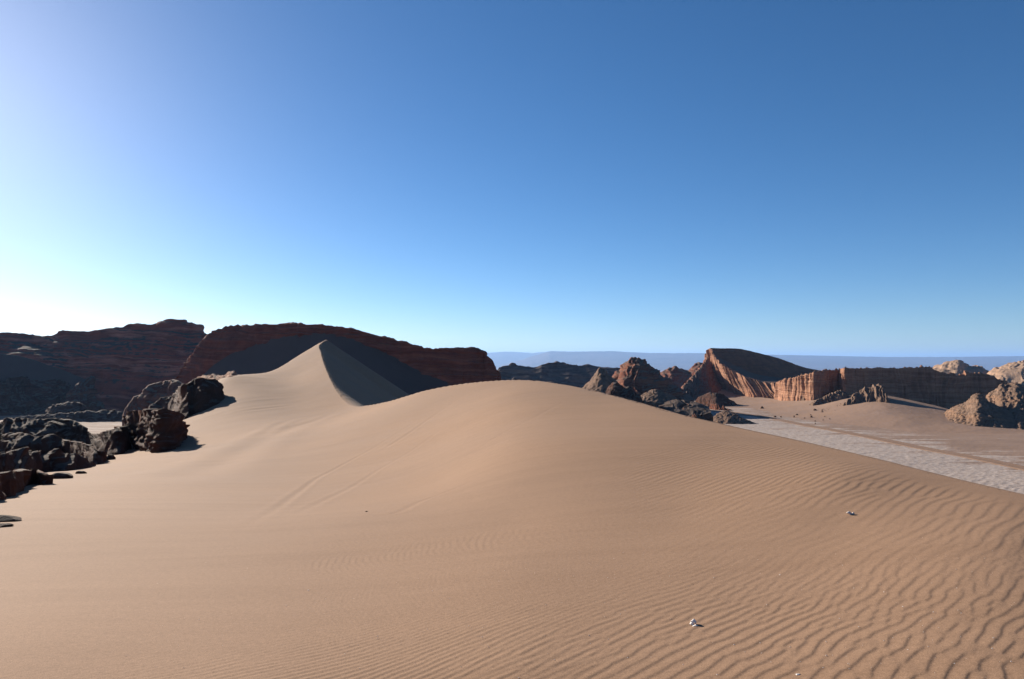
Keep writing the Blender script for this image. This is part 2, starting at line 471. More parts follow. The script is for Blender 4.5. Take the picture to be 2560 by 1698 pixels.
    for r in MK:
        w = np.exp(-(((PX - r[0]) / 150) ** 2 + ((PY - r[1]) / 75) ** 2) * .5) + 1e-7
        den = den + w
        for q in range(3): num[q] = num[q] + w * r[2 + q]
    m1, m2, m3 = [n / den for n in num]
    edge = np.where(ins, sstep(.0, 1.2, D), 0)
    patch = .75 + .5 * noise(X / 2.3, Y / 2.3, 0 * X, 77)
    rip = (m1 * R1 * .0041 + m2 * R2 * .0047 + m3 * R3 * .0070 * 1.0) * patch * edge * 1.25
    # broad, low undulations and wind streaks of the smooth part
    und = .035 * noise(X / 5, Y / 5, 0 * X, 61) * np.clip(Y / 12, 0, 1) + .10 * noise(X / 14, Y / 20, 0 * X, 62) * np.clip(Y / 40, 0, 1)
    ca, sa = math.cos(.62), math.sin(.62)
    sx, sy = X * ca + Y * sa, -X * sa + Y * ca
    stre = .05 * noise(sx / 22, sy / 1.6, 0 * X, 63) * sstep(18, 50, Y) * sstep(1300, 900, PX) * (.4 + fbm(X / 18, Y / 18, 0 * X, 2, 65))
    # sled tracks and soft wind steps: polylines over the sand
    gro = 0 * X
    def groove(pts, depth, width, lip=.6):
        nonlocal gro
        q = np.array([((p[0] - CX) / F * Yp, Yp) for p in pts for Yp in [on_sand(*p)]])
        q = catmull(q, 60)
        mg = 5 * width
        box = (X > q[:, 0].min() - mg) & (X < q[:, 0].max() + mg) & (Y > q[:, 1].min() - mg) & (Y < q[:, 1].max() + mg)
        xs, ys = X[box], Y[box]
        best = np.full(len(xs), 1e9); sgn = np.zeros(len(xs))
        for a, b in zip(q[:-1], q[1:]):
            ab = b - a
            t = np.clip(((xs - a[0]) * ab[0] + (ys - a[1]) * ab[1]) / (ab @ ab), 0, 1)
            dx, dy = xs - a[0] - t * ab[0], ys - a[1] - t * ab[1]
            d = np.hypot(dx, dy); mm = d < best
            best[mm] = d[mm]; sgn[mm] = np.sign(ab[0] * dy - ab[1] * dx)[mm]
        L_ = np.linalg.norm(q[-1] - q[0])
        fade = sstep(.3 * width, 1.5 * width + .12 * L_, np.hypot(xs - q[0, 0], ys - q[0, 1])) * sstep(.3 * width, 1.5 * width + .25 * L_, np.hypot(xs - q[-1, 0], ys - q[-1, 1]))
        d = best * sgn
        g = -depth * np.exp(-(d / width) ** 2) + lip * depth * np.exp(-((d + 1.8 * width) / width) ** 2) + lip * depth * np.exp(-((d - 1.8 * width) / width) ** 2)
        gro[box] += g * fade
    groove([(1205,962),(1100,1030),(1000,1098),(930,1140)], .028, .14)
    groove([(1160,972),(1060,1040),(960,1105),(800,1190),(660,1290),(540,1375)], .014, .12)
    groove([(1120,1060),(960,1165),(820,1245),(700,1310)], .008, .12)
    groove([(1200,1195),(1060,1250),(980,1285),(905,1283)], .006, .10)
    groove([(1420,1000),(1300,1060),(1180,1130),(1060,1200)], .004, .12)
    def step(pts, h, width):
        groove(pts, h, width, .9)
    step([(770,1052),(700,1080),(620,1120),(520,1172),(440,1215)], .07, 1.3)
    step([(830,1035),(760,1060),(690,1075)], .035, .7)
    step([(640,1095),(700,1060),(760,1040)], .035, .6)
    step([(600,1030),(680,1020),(760,1008)], .03, .7)
    Zf = np.where(ins, Zs + (rip + und + stre + gro) * np.where(ins, np.maximum(edge, sstep(0, 4, D)), 0), Zs + .03 * noise(X / 6, Y / 6, Zs / 4, 66) * sstep(0, 5, D))
    Zf = np.maximum(Zf, FLOOR - 2.5)
    V = np.stack([X, Y, Zf], -1)
    o = grid_mesh("sand_dune", V, M['sand'], origin=np.array([0, 0, FLOOR]))
    tag(o, kind="structure", label="large pale sand dune with wind ripples and a sharp crest")
    return V
DUNE = build_dune()

# ------------------------------------------------------------------ valley floor, reaching the horizon
def floor_relief(X, Y):
    R = np.hypot(X, Y)
    near = np.exp(-np.maximum(R - 300, 0) / 900)
    hum = fbm(X / 4.6, Y / 2.2, 0 * X, 4, 101, .55, True) - .35
    px = CX + X / np.maximum(Y, 1) * F; py = HOR - FLOOR / np.maximum(Y, 1) * F
    s = salt_mask(px, py)
    return near * ((.08 + .22 * s) * hum + .6 * noise(X / 45, Y / 45, 0 * X, 103))
def salt_mask(px, pyy):
    track = np.interp(px, [1500, 1900, 2100, 2300, 2560, 3500], [985, 1042, 1082, 1118, 1168, 1300])
    return sstep(-70, 60, pyy - track) * .98 * sstep(1500, 1680, px) + .3 * sstep(700, 500, px) * sstep(1000, 1020, pyy)
def build_floor():
    py = np.concatenate([np.linspace(1700, 1300, 10)[:-1], np.linspace(1300, 960, 240)[:-1], np.linspace(960, 925, 40)])
    Yr = np.concatenate([-FLOOR * F / (py - HOR), np.geomspace(2400, 60000, 40)])
    cols = np.concatenate([np.linspace(-5200, -80, 30), np.linspace(-50, 560, 90), np.linspace(570, 1450, 30), np.linspace(1460, 2600, 320), np.linspace(2640, 7800, 30)])
    PX, Y = np.meshgrid(cols, Yr)
    X = (PX - CX) / F * Y
    Z = FLOOR + floor_relief(X, Y) - 230 * sstep(1150, 2600, Y)      # the basin beyond the valley lies lower
    # behind the viewer: a plain skirt
    V = np.stack([X, Y, Z], -1)
    back = []
    for yb in (-30000.0, -3000.0, -200.0):
        back.append(np.stack([np.sign(cols - CX) * np.maximum(np.abs((cols - CX) / F * 72.0), np.abs(cols - CX) / 6500 * 9000 if yb < -1000 else 0), np.full(len(cols), yb), np.full(len(cols), FLOOR - 1.0)], -1))
    V = np.concatenate([np.array(back), V], 0)
    m, nt, b = newmat("salt_flat_ground")
    geo = nt.nodes.new("ShaderNodeNewGeometry"); pos = geo.outputs["Position"]
    at = nt.nodes.new("ShaderNodeAttribute"); at.attribute_name = "salt"
    n1 = tex(nt, pos, .10, 7, .72, (.45, 1.6, 1))
    n2 = tex(nt, pos, 1.0, 6, .75, (.6, 1.5, 1))
    soil = ramp(nt, n1, [(.3, (.19, .128, .095)), (.7, (.25, .172, .13))])
    salt = ramp(nt, n2, [(.34, (.17, .125, .10)), (.45, (.28, .225, .195)), (.64, (.42, .36, .32))])
    f = math_node(nt, 'ADD', at.outputs["Fac"], math_node(nt, 'MULTIPLY', math_node(nt, 'SUBTRACT', n1, .5), 2.6))
    f = ramp(nt, f, [(.35, (0, 0, 0)), (.6, (1, 1, 1))])
    nt.links.new(mix(nt, f, soil, salt), b.inputs["Base Color"])
    bump(nt, b, tex(nt, pos, .8, 8, .7), .5, .25)
    o = grid_mesh("valley_floor", V, m, origin=np.array([0, 0, FLOOR]))
    tag(o, kind="structure", label="flat desert valley floor with white salt crust")
    # salt lies right of the dune, nearer than the track, and on the far left floor
    Xs, Ys = V[..., 0], V[..., 1]
    px = CX + Xs / np.maximum(Ys, 1) * F; pyy = HOR - FLOOR / np.maximum(Ys, 1) * F
    s = salt_mask(px, pyy)
    s = np.where(Ys > 60, s, 0)
    attr(o, "salt", s)
build_floor()

# ------------------------------------------------------------------ rock walls, mesas and mounds
def row(pts, dz=0.0):
    return np.array([P(*p) + np.array([0, 0, dz]) for p in pts])
def sink(r, z): r = np.array(r); r[:, 2] = z; return r
def floor_row(pts, drop=1.5):
    """(px, py) on the valley floor"""
    return np.array([P(px, py, on_floor(py)) - np.array([0, 0, drop]) for px, py in pts])
def sand_row(pts, drop=.3):
    return np.array([P(px, py, on_sand(px, py)) - np.array([0, 0, drop]) for px, py in pts])
def behind(r, d, z): r = np.array(r); r = r * (1 + d / r[:, 1:2]); r[:, 2] = z; return r

def steep(pts, foot, t):
    """ridge line seen at these photo positions, set back from its foot so that the face rises at slope t"""
    f = catmull(foot, len(pts))
    out = []
    for (px, py, *_), q in zip(pts, f):
        k = (py - HOR) / F
        out.append((px, py, max(q[1] + .3, (t * q[1] - q[2]) / (t + k))))
    return out
def rock(name, rows, ns, segs, mat, label, cat, ease=None, group=None, kind=None, taper=False, **kw):
    ns = int(ns * .62); segs = [max(2, int(s * .62)) if s > 8 else s for s in segs]
    V, tt = loft(rows, ns, segs, ease)
    u = np.linspace(0, 1, ns)[None, :] * np.ones((len(V), 1))
    kw.setdefault('zmask', sstep(0, .10, u) * sstep(1, .90, u) if taper else None)
    V = rock_detail(V, tt, **kw)
    o = grid_mesh(name, V, M[mat])
    return tag(o, label, cat, group, kind)

# left mesa
mc = [(-700,850,640),(-300,840,620),(-80,838,600),(0,830,585),(60,832,580),(85,838,578),(105,840,576),(128,838,575),(155,827,573),(182,829,571),(225,830,569),(262,822,567),(320,813,565),(372,812,562),(400,803,560),(425,798,558),(442,800,557),(461,800,556),(475,808,555),(505,815,553),(511,829,553),(522,840,552),(560,845,550),(640,850,550)]
mc = [(a, b, c * .9) for a, b, c in mc]
crest = row(mc)
up = row([(q[0] - 4, q[1] + 24, q[2] - 8) for q in mc])
mid = row([(q[0], 893 + 6 * math.sin(i), q[2] - 34) for i, q in enumerate(mc)])
ft = row([(q[0], 950, q[2] - 50) for i, q in enumerate(mc)]); ft2 = sink(behind(ft, -26, 0), FLOOR - 2)
rock("mesa", [ft2, ft, mid, up, crest, behind(crest, 60, 5), behind(crest, 90, FLOOR)], 620, [18, 46, 60, 34, 8, 4], 'mesa',
     "long banded brown mesa on the far left skyline behind the dark valley", "mesa",
     sc=26, amp=2.4, gully=1.2, gw=16, strata=.7, sh=3.0, dip=(.04, 0), seed=3)

# curved central cliff, its sand apron
cc = [(440,945,430),(470,900,428),(500,862,426),(522,838,424),(545,822,420),(600,815,410),(640,811,400),(720,810,385),(760,811,378),(800,812,370),(880,822,358),(950,840,346),(1000,853,338),(1060,869,330),(1090,872,326),(1120,871,322),(1160,873,318),(1190,873,315),(1203,880,313),(1212,882,312),(1217,893,311),(1230,898,310),(1240,920,309),(1252,932,309)]
ap = [(430,960,395),(455,945,392),(470,925,389),(490,905,387),(515,893,385),(560,876,382),(640,856,374),(720,842,362),(760,838,355),(800,835,348),(870,842,336),(940,866,326),(1000,893,318),(1060,925,312),(1090,940,309),(1120,952,306),(1160,962,304),(1190,966,303),(1203,968,302),(1212,969,302),(1217,970,301),(1230,972,301),(1240,973,301),(1256,974,302)]
apr = row(ap)
top = row(steep(cc, apr, 1.7))
rock("cliff_wall", [sink(apr, FLOOR - 2), behind(apr, 3, 0) * [1, 1, 0] + [0, 0, 1] * apr - [0, 0, 3.0], top, behind(top, 14, 0) * [1, 1, 0] + [0, 0, 1] * top - [0, 0, 3], sink(behind(top, 70, 0), FLOOR)], 760, [4, 110, 14, 6], 'cliff',
     "tall curved red cliff rising behind the dune's pointed summit", "cliff", ease=[1, .75, 1, 1],
     sc=12, amp=.9, flute=.8, fw=7, strata=.55, sh=1.8, dip=(.05, 0), seed=7)
def apron(name, rows, ns, segs, label, ease=None, mat='apron_sand', amp=.5, sc=14, seed=1):
    V, tt = loft(rows, ns, segs, ease)
    V[..., 2] += amp * fbm(V[..., 0] / sc, V[..., 1] / sc, 0 * V[..., 0], 4, seed) + amp * .25 * fbm(V[..., 0] / 2.2, V[..., 1] / 2.2, V[..., 2] / 4, 3, seed + 3)
    o = grid_mesh(name, V, M[mat])
    return tag(o, label, None, None, "structure")
ab = [(p[0] - 14, p[1] - 3, p[2] + 6) for p in ap]
ab[4] = (505, 940, 380); ab[5] = (540, 908, 384); ab[6] = (622, 862, 382)
apl = apr.copy(); apl[:, 2] = np.maximum(FLOOR, apr[:, 2] - 48); run = (apr[:, 2] - apl[:, 2]) / np.interp([q[0] for q in ap], [600, 800, 950], [.92, .74, .62])
apl[:, 1] -= run; apl[:, 0] += run * .25
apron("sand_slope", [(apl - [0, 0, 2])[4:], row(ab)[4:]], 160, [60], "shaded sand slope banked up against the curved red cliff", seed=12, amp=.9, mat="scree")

# far badlands between cliff and mounds
bc = [(1190,935),(1240,922),(1262,918),(1280,912),(1300,914),(1340,916),(1362,914),(1390,908),(1402,906),(1420,911),(1450,911),(1470,913),(1500,916),(1535,917),(1560,925),(1620,932)]
f1 = row([(a, 985, 760) for a, b in bc]); t1 = row(steep(bc, f1, .62))
rock("badland_hills", [sink(f1, FLOOR - 3), f1 * [1, 1, 0] + [0, 0, FLOOR + 4], t1, sink(behind(t1, 120, 0), FLOOR - 3)], 420, [4, 110, 20], 'badland',
     "low dusky row of badland hills beyond the dune's hump", "hill", ease=[1, 1, 1],
     sc=30, amp=3.5, gully=3.5, gw=24, strata=1.6, sh=3.5, seed=15)

# mounds right of the hump -------------------------------------------------
def mound(name, crest, foot, back, zb, mat, label, cat="rock mound", ns=220, segs=(6, 70, 30), ease=(1, -1.3, 1), group=None, **kw):
    c = row(crest); f = np.array(foot)
    fl = sink(f, FLOOR - 3) if zb is None else f - [0, 0, zb]
    return rock(name, [fl, f, c, sink(behind(c, back, 0), FLOOR - 3)], ns, segs, mat, label, cat, ease=list(ease), group=group, taper=True, **kw)

mound("rock_mound", [(1445,985,395),(1458,972,397),(1475,952,400),(1494,925,402),(1502,920,402),(1512,924,402),(1520,936,402),(1536,950,402),(1565,985,400)],
      row([(1440,1000,380),(1455,1000,378),(1470,1000,374),(1490,1004,372),(1505,1006,370),(1520,1008,370),(1535,1006,374),(1550,1006,378),(1570,1000,385)]), 22, None, 'grey',
      "grey-brown cone of rock rising directly behind the dune's right shoulder", sc=7, amp=1.1, gully=.8, gw=4, nod=.8, nsc=2.4, seed=21)
mound("rock_dome", [(1515,965,470),(1530,945,470),(1548,924,470),(1562,910,470),(1578,901,470),(1592,898.5,470),(1606,903,470),(1618,914,470),(1640,927,470),(1662,944,468),(1690,962,465),(1720,985,462)],
      row([(1510,1000,430),(1528,1000,428),(1545,1002,426),(1560,1004,424),(1580,1005,422),(1595,1006,420),(1612,1006,420),(1632,1006,420),(1655,1006,422),(1680,1006,424),(1705,1006,428),(1735,1000,432)]), 40, None, 'red',
      "dark red rounded rock dome left of the fluted wall", "rock dome", ns=300, segs=(4, 100, 40), ease=(1, -1.5, 1), sc=11, amp=1.8, gully=3.0, gw=9, strata=.5, sh=2, seed=23)
mound("rock_ridge", [(1620,950,820),(1640,934,820),(1664,925,820),(1680,917,820),(1688,917,820),(1700,922,820),(1718,926,820),(1728,921,820),(1738,910,820),(1746,907,820),(1768,909,820),(1800,920,820),(1830,940,820)],
      row([(1610,985,770),(1635,985,770),(1660,986,765),(1676,987,760),(1688,988,760),(1700,988,760),(1716,988,760),(1726,988,760),(1738,988,760),(1750,988,760),(1772,988,760),(1800,985,765),(1835,980,770)]), 40, None, 'red',
      "jagged red ridge in the gap between the round dome and the peak", "rock ridge", ns=260, segs=(4, 80, 26), sc=10, amp=2.0, gully=2.4, gw=9, seed=25)
mound("rock_spur", [(1672,1008,545),(1690,990,560),(1704,972,580),(1722,950,610),(1742,930,640),(1757,911,668),(1768,894,692),(1776,906,690),(1800,945,660)],
      row([(1668,1014,530),(1700,1010,535),(1716,1004,545),(1738,999,560),(1756,995,580),(1775,990,600),(1790,985,625),(1805,980,640),(1826,976,640)]), 30, None, 'red',
      "ribbed red spur running down left from the fluted wall's peak", "rock spur", ns=260, segs=(4, 90, 26), ease=(1, -1.1, 1), sc=7, amp=1.3, gully=3.0, gw=6, seed=27)
mound("rock_mound", [(1508,1004,330),(1518,985,332),(1526,966,333),(1540,958,334),(1556,968,334),(1572,972,334),(1590,985,332),(1610,1012,328)],
      row([(1500,1022,315),(1515,1024,312),(1528,1026,310),(1542,1028,309),(1556,1030,308),(1572,1034,308),(1592,1036,309),(1618,1034,312)]), 18, None, 'dark',
      "dark knobbly mound in front of the round red dome, touching the dune edge", sc=5, amp=1.0, gully=1.6, gw=4, nod=.9, nsc=2.2, seed=29)
mound("rock_mound", [(1590,996,345),(1608,988,346),(1622,979,347),(1638,975,348),(1654,980,348),(1672,986,347),(1695,997,345)],
      row([(1586,1004,335),(1606,1006,331),(1622,1008,329),(1638,1009,328),(1656,1009,329),(1676,1008,331),(1702,1004,335)]), 16, 4, 'grey',
      "pale grey rounded mound lit from the left below the red dome", sc=6, amp=.7, gully=.8, gw=4, nod=.5, nsc=2, seed=31)
mound("rock_mound", [(1640,1012,330),(1662,1006,331),(1690,1001,332),(1712,1003,333),(1740,1006,333),(1770,1016,332)],
      row([(1640,1034,312),(1660,1037,308),(1690,1040,305),(1715,1042,303),(1745,1040,305),(1778,1032,310)]), 14, 4, 'dark',
      "low dark hummock beside the dune edge under the pale mound", sc=7, amp=.9, gully=.7, gw=5, seed=33)
FT = floor_row([(1774,1058),(1792,1060),(1808,1061),(1822,1062),(1838,1062),(1860,1062),(1896,1062)])
mound("rock_mound", steep([(1776,1050,296),(1792,1036,297),(1808,1029,298),(1820,1027,298),(1834,1032,298),(1856,1046,297),(1890,1058,296)], FT, 0.42),
      FT, 10, 4, 'grey',
      "pale grey cone with a dark right flank on the salt flat", sc=4, amp=.5, gully=.5, gw=3, nod=.35, nsc=1.5, seed=39)
mound("rock_mound", [(1722,1046,288),(1732,1038,289),(1740,1035,289),(1750,1040,289),(1766,1048,288)],
      row([(1720,1052,284),(1732,1054,282),(1742,1056,281),(1753,1056,282),(1770,1054,284)]), 6, 3, 'dark',
      "small jagged dark knob of rock just above the dune's right edge", sc=2.5, amp=.7, gully=.8, gw=2, seed=41, ns=120)
mound("rock_mound", [(1756,1034,330),(1760,1028,330),(1766,1025,330),(1772,1030,330),(1780,1036,330)],
      row([(1755,1038,327),(1760,1039,326),(1767,1040,325),(1774,1040,326),(1783,1039,327)]), 4, 3, 'boulder',
      "small blocky rock standing left of the pale grey cone", sc=2.0, amp=.5, seed=43, ns=90)

# amphitheatre: fluted wall with its dark dip slope, then the shaded buttressed wall --------
am = [((1762,912,722),(1764,888,720),(1766,884,724),(1769,874,728)), ((1780,938,700),(1776,873,700),(1778,874,704),(1778,870.5,706)), ((1796,952,664),(1784,887,662),(1797,893,735),(1800,871,752)),
      ((1830,974,622),(1804,908,624),(1842,915,755),(1848,872,797)), ((1872,986,584),(1850,934,594),(1888,935,775),(1890,881,820)), ((1935,993,556),(1900,953,572),(1948,945,800),(1950,897,850)),
      ((1946,995,550),(1946,958,562),(2005,948,840),(2008,918,870)), ((1990,1000,545),(1990,968,556),(2058,952,862),(2062,929,885)), ((2040,1004,545),(2040,976,556),(2130,956,870),(2134,944,890))]
b_, t_, g_, k_ = [row([a[i] for a in am]) for i in range(4)]
def child_grid(name, V, mat, parent):
    o = grid_mesh(name, V, M[mat]); o.location = [a - b for a, b in zip(o.location, parent.location)]; o.parent = parent
    return o
def wall_thing(loc, label):
    r = bpy.data.objects.new("rock_wall", None); r.location = loc; link(r)
    return tag(r, label, "rock wall")
Vw, tw = loft([sink(b_, FLOOR - 3), b_, t_], 460, [3, 84], [1, 1])
Vw = rock_detail(Vw, tw, sc=8, amp=.7, flute=2.3, fw=7.0, strata=.12, sh=1.6, seed=51)
r_ = wall_thing(b_[4], "fluted sunlit rock wall with a dark sloping back, rising to a sharp peak")
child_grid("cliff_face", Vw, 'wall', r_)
drop = sink(behind(k_, 40, 0), FLOOR - 3)
Vb, tb = loft([t_, g_, k_, drop], 460, [18, 44, 6], [1, 1.15, 1])
Vb[0] = Vw[-1]
msk = np.clip(tb * 2, 0, 1)[:, None] * np.ones((1, 460)); msk[0] = 0
Vb = rock_detail(Vb, None, sc=9, amp=.8, strata=.3, sh=2.0, seed=53, zmask=msk)
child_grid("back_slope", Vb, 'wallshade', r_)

bm_ = [((1944,994,534),(1944,958,535)), ((1950,997,516),(1951,951,517)), ((1990,997,497),(1992,944,498)), ((2030,999,478),(2031,932.5,479)), ((2038,998,478),(2037,931,480)), ((2070,992,484),(2070,926,486)),
      ((2099,988,490),(2099,924,491)), ((2103,986,480),(2103,921,482)), ((2112,984,469),(2111,919,471)), ((2118,984,471),(2117,919,473)), ((2150,984,474),(2150,921,476)), ((2200,986,479),(2200,920,481)), ((2260,992,482),(2260,921,484)),
      ((2318,1000,484),(2318,918,486)), ((2342,1006,485),(2345,929,487)), ((2386,1014,485),(2390,939,487)), ((2420,1016,484),(2420,934,486)), ((2470,1022,482),(2470,938,484)), ((2530,1028,480),(2530,960,482)), ((2640,1034,478),(2640,985,480))]
b_, t_ = [row([a[i] for a in bm_]) for i in range(2)]
Vw, tw = loft([sink(b_, FLOOR - 3), b_, t_, behind(t_, 24, 0) * [1, 1, 0] + [0, 0, 1] * t_ - [0, 0, 1.2], sink(behind(t_, 60, 0), FLOOR - 3)], 640, [3, 84, 8, 6], [1, 1, 1, 1])
Vw = rock_detail(Vw, tw, sc=8, amp=.7, flute=1.5, fw=5, strata=.2, sh=1.6, seed=54, zmask=np.clip(tw[:, None] < 2.02, .25, 1) * np.ones((1, 640)))
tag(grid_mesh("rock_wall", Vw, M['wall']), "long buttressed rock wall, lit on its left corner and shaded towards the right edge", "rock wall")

# sand banked against the wall, with its own low crest
near = floor_row([(1640,1022),(1760,1030),(1850,1036),(1950,1052),(2050,1062),(2150,1072),(2250,1082),(2350,1094),(2450,1104),(2560,1114),(2760,1130)], .8)
crs = row([(1660,992,560),(1770,985,620),(1872,990,592),(1945,998,530),(2036,1001,474),(2120,990,452),(2200,986,436),(2330,1012,412),(2400,1031,392),(2560,1062,352),(2760,1092,322)])
far_ = row([(1660,990,640),(1782,944,715),(1885,985,605),(1950,996,545),(2042,998,488),(2125,990,480),(2210,1000,474),(2340,1030,468),(2410,1046,452),(2570,1075,430),(2770,1098,420)]) - [0, 0, 1]
apron("sand_drift", [near, crs, far_], 420, [110, 40], "smooth tan sand drift banked against the rock wall", ease=[1.25, 1], seed=55, amp=.45, sc=20)
DRIFT = loft([near, crs], 300, [70], [1.25])[0]
def on_drift(px, py):
    q = DRIFT.reshape(-1, 3)
    a = CX + q[:, 0] / q[:, 1] * F; b = HOR - q[:, 2] / q[:, 1] * F
    k = ((a - px) ** 2 + 4 * (b - py) ** 2).argmin()
    return float(q[k, 1])

# lit spurs on the drift
def drow(pts, drop=.8): return np.array([P(a, b, on_drift(a, b)) - [0, 0, drop] for a, b in pts])
FT = drow([(1738,1010),(1752,1012),(1770,1014),(1788,1016),(1808,1016),(1830,1014),(1850,1012)])
mound("rock_mound", steep([(1740,1000,420),(1752,990,421),(1768,984,422),(1788,983,422),(1806,986,422),(1826,998,420),(1842,1010,418)], FT, 0.6),
      FT, 18, 6, 'dark',
      "small dark mound casting a wedge of shade below the peak", sc=6, amp=1.0, gully=1.2, gw=5, seed=35)
FT = drow([(1766,1024),(1778,1026),(1792,1028),(1808,1029),(1822,1030),(1838,1030)])
mound("rock_mound", steep([(1768,1018,372),(1776,1011,373),(1790,1010,374),(1806,1014,374),(1818,1021,373),(1832,1027,371)], FT, 0.8),
      FT, 8, 4, 'red',
      "small humped red rock above the pale cone on the flat", sc=3, amp=.6, gully=1.2, gw=3, seed=37)
FT = drow([(2020,1014),(2042,1013),(2064,1008),(2082,1004),(2102,1000),(2118,996),(2128,994)])
mound("rock_spur", steep([(2022,1010,440),(2040,1002,444),(2062,993,448),(2080,985,452),(2098,978,456),(2112,979,458),(2122,990,458)], FT, .9),
      FT, 12, 4, 'nodular',
      "low rugged spur leaning against the wall's shaded face, left of its neighbour", "rock spur", ns=180, segs=(3, 44, 16), sc=3, amp=1.1, gully=2.2, gw=3.0, seed=57)
FT = drow([(2106,1016),(2126,1012),(2144,1009),(2160,1006),(2178,1006),(2194,1006),(2206,1006),(2216,1008),(2226,1008)])
mound("rock_spur", steep([(2108,1010,432),(2126,994,436),(2142,982,440),(2156,972,443),(2176,970,444),(2192,962,444),(2204,966,444),(2212,984,442),(2222,998,438)], FT, .9),
      FT, 12, 4, 'nodular',
      "broken craggy spur with a thin spire on the sand below the shaded wall", "rock spur", ns=220, segs=(3, 54, 16), sc=3, amp=1.0, gully=2.4, gw=4, seed=59)
FT = drow([(1956,996),(1968,998),(1978,1001),(1992,1001),(2010,993)])
mound("rock_spur", steep([(1958,994,470),(1967,986,472),(1974,992,472),(1990,993,470),(2006,986,470)], FT, .9),
      FT, 6, 3, 'nodular',
      "small broken rib of rock at the foot of the sunlit wall face", "rock spur", ns=110, segs=(3, 30, 12), sc=2.5, amp=.7, gully=1.2, gw=3, seed=60)

# right outcrop of nodular rock
mound("rock_outcrop", [(2350,1046,392),(2362,1034,386),(2378,1020,380),(2396,1013,374),(2412,1008,370),(2428,993,366),(2440,984,364),(2452,988,362),(2464,1000,360),(2490,1014,356),(2530,1030,350)],
      drow([(2349,1050),(2366,1052),(2384,1056),(2402,1060),(2420,1063),(2436,1066),(2450,1067),(2464,1068),(2480,1069),(2505,1071),(2545,1073)]), 26, 5, 'nodular',
      "knobbly brown outcrop tapering left onto the sand near the right edge", "rock outcrop", ns=300, segs=(4, 110, 24), ease=(1, -1.15, 1), sc=6, amp=.8, nod=1.1, nsc=1.8, seed=61)
mound("rock_outcrop", [(2455,1010,388),(2470,990,388),(2488,976,388),(2502,964,388),(2520,962,388),(2540,960,386),(2556,964,385),(2580,972,384),(2640,985,380)],
      drow([(2455,1050),(2472,1058),(2490,1062),(2506,1066),(2524,1070),(2544,1073),(2562,1075),(2590,1078),(2660,1082)]), 30, 5, 'nodular',
      "taller knobbly outcrop with smooth sunlit cap cut off by the right edge", "rock outcrop", ns=280, segs=(4, 120, 24), ease=(1, -1.2, 1), sc=7, amp=.8, gully=1.3, gw=5, nod=1.0, nsc=1.8, seed=63)

# far sunlit hills
mound("hill", [(2290,935,1000),(2330,921,1000),(2360,908,1000),(2385,902,1000),(2396,901,1000),(2410,908,1000),(2424,916,1000),(2438,914,1000),(2446,914,1000),(2456,922,1000),(2490,934,1000)],
      row([(2270,945,900),(2320,945,895),(2350,946,890),(2380,946,888),(2396,946,886),(2412,946,886),(2428,946,886),(2442,946,888),(2455,946,890),(2475,946,895),(2510,946,900)]), 90, None, 'tan',
      "small sunlit tan hill peeping over the shaded wall", "hill", ns=200, segs=(3, 50, 20), sc=20, amp=2.5, gully=3.2, gw=14, strata=.8, sh=4, seed=65)
mound("hill", [(2440,950,900),(2480,925,900),(2505,914,900),(2525,908,900),(2550,904,900),(2575,899,900),(2620,890,900),(2720,900,900),(2900,950,900)],
      row([(2430,975,800),(2470,975,790),(2500,975,780),(2530,975,775),(2555,975,770),(2585,975,770),(2640,975,770),(2750,975,780),(2930,975,800)]), 100, None, 'tan',
      "sunlit tan hill at the right edge with banded upper slope", "hill", ns=220, segs=(3, 70, 20), sc=22, amp=2.2, gully=2.4, gw=14, strata=1.2, sh=5, seed=67)

# distant plateau and low ground in front of it
def plateau(name, pts, Y, foot_py, label, seed, amp):
    t = row([(a, b, Y) for a, b in pts]); f = row([(a, foot_py, Y * .72) for a, b in pts]); f[:, 2] = FLOOR - 235
    V, tt = loft([f, t, behind(t, Y * .25, 0) * [1, 1, 0] + [0, 0, 1] * t * 0.9], 420, [60, 4], [1.6, 1])
    V[..., 2] += amp * fbm(V[..., 0] / 420, V[..., 1] / 420, 0 * V[..., 0], 5, seed, .55, True) * np.clip(tt, 0, 1)[:, None] * np.clip(1.15 - tt, .12, 1)[:, None]
    o = grid_mesh(name, V, M['plateau'])
    tag(o, label, None, None, "structure")
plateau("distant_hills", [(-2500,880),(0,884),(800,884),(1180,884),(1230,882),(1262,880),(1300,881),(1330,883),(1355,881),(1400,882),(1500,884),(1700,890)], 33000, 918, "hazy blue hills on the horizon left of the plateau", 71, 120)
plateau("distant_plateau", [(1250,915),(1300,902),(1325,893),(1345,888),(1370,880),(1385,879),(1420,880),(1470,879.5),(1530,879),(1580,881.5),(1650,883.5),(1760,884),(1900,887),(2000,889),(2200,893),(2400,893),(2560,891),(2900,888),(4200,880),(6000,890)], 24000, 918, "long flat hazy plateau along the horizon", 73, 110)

# scree fan at the foot of the mesa, far left
q_ = row([(-400,850,470),(-150,862,470),(0,882,468),(60,893,466),(120,912,462),(170,930,458),(215,950,452)])
ql = q_.copy(); ql[:, 1] -= (q_[:, 2] - FLOOR) / .8; ql[:, 2] = FLOOR - 1
apron("sand_slope", [ql, q_, behind(q_, 12, 0) * [1, 1, 0] + [0, 0, 1] * q_ - [0, 0, 4]], 120, [50, 4], "dark scree fan below the mesa at the far left", seed=14, amp=.8, mat="scree")

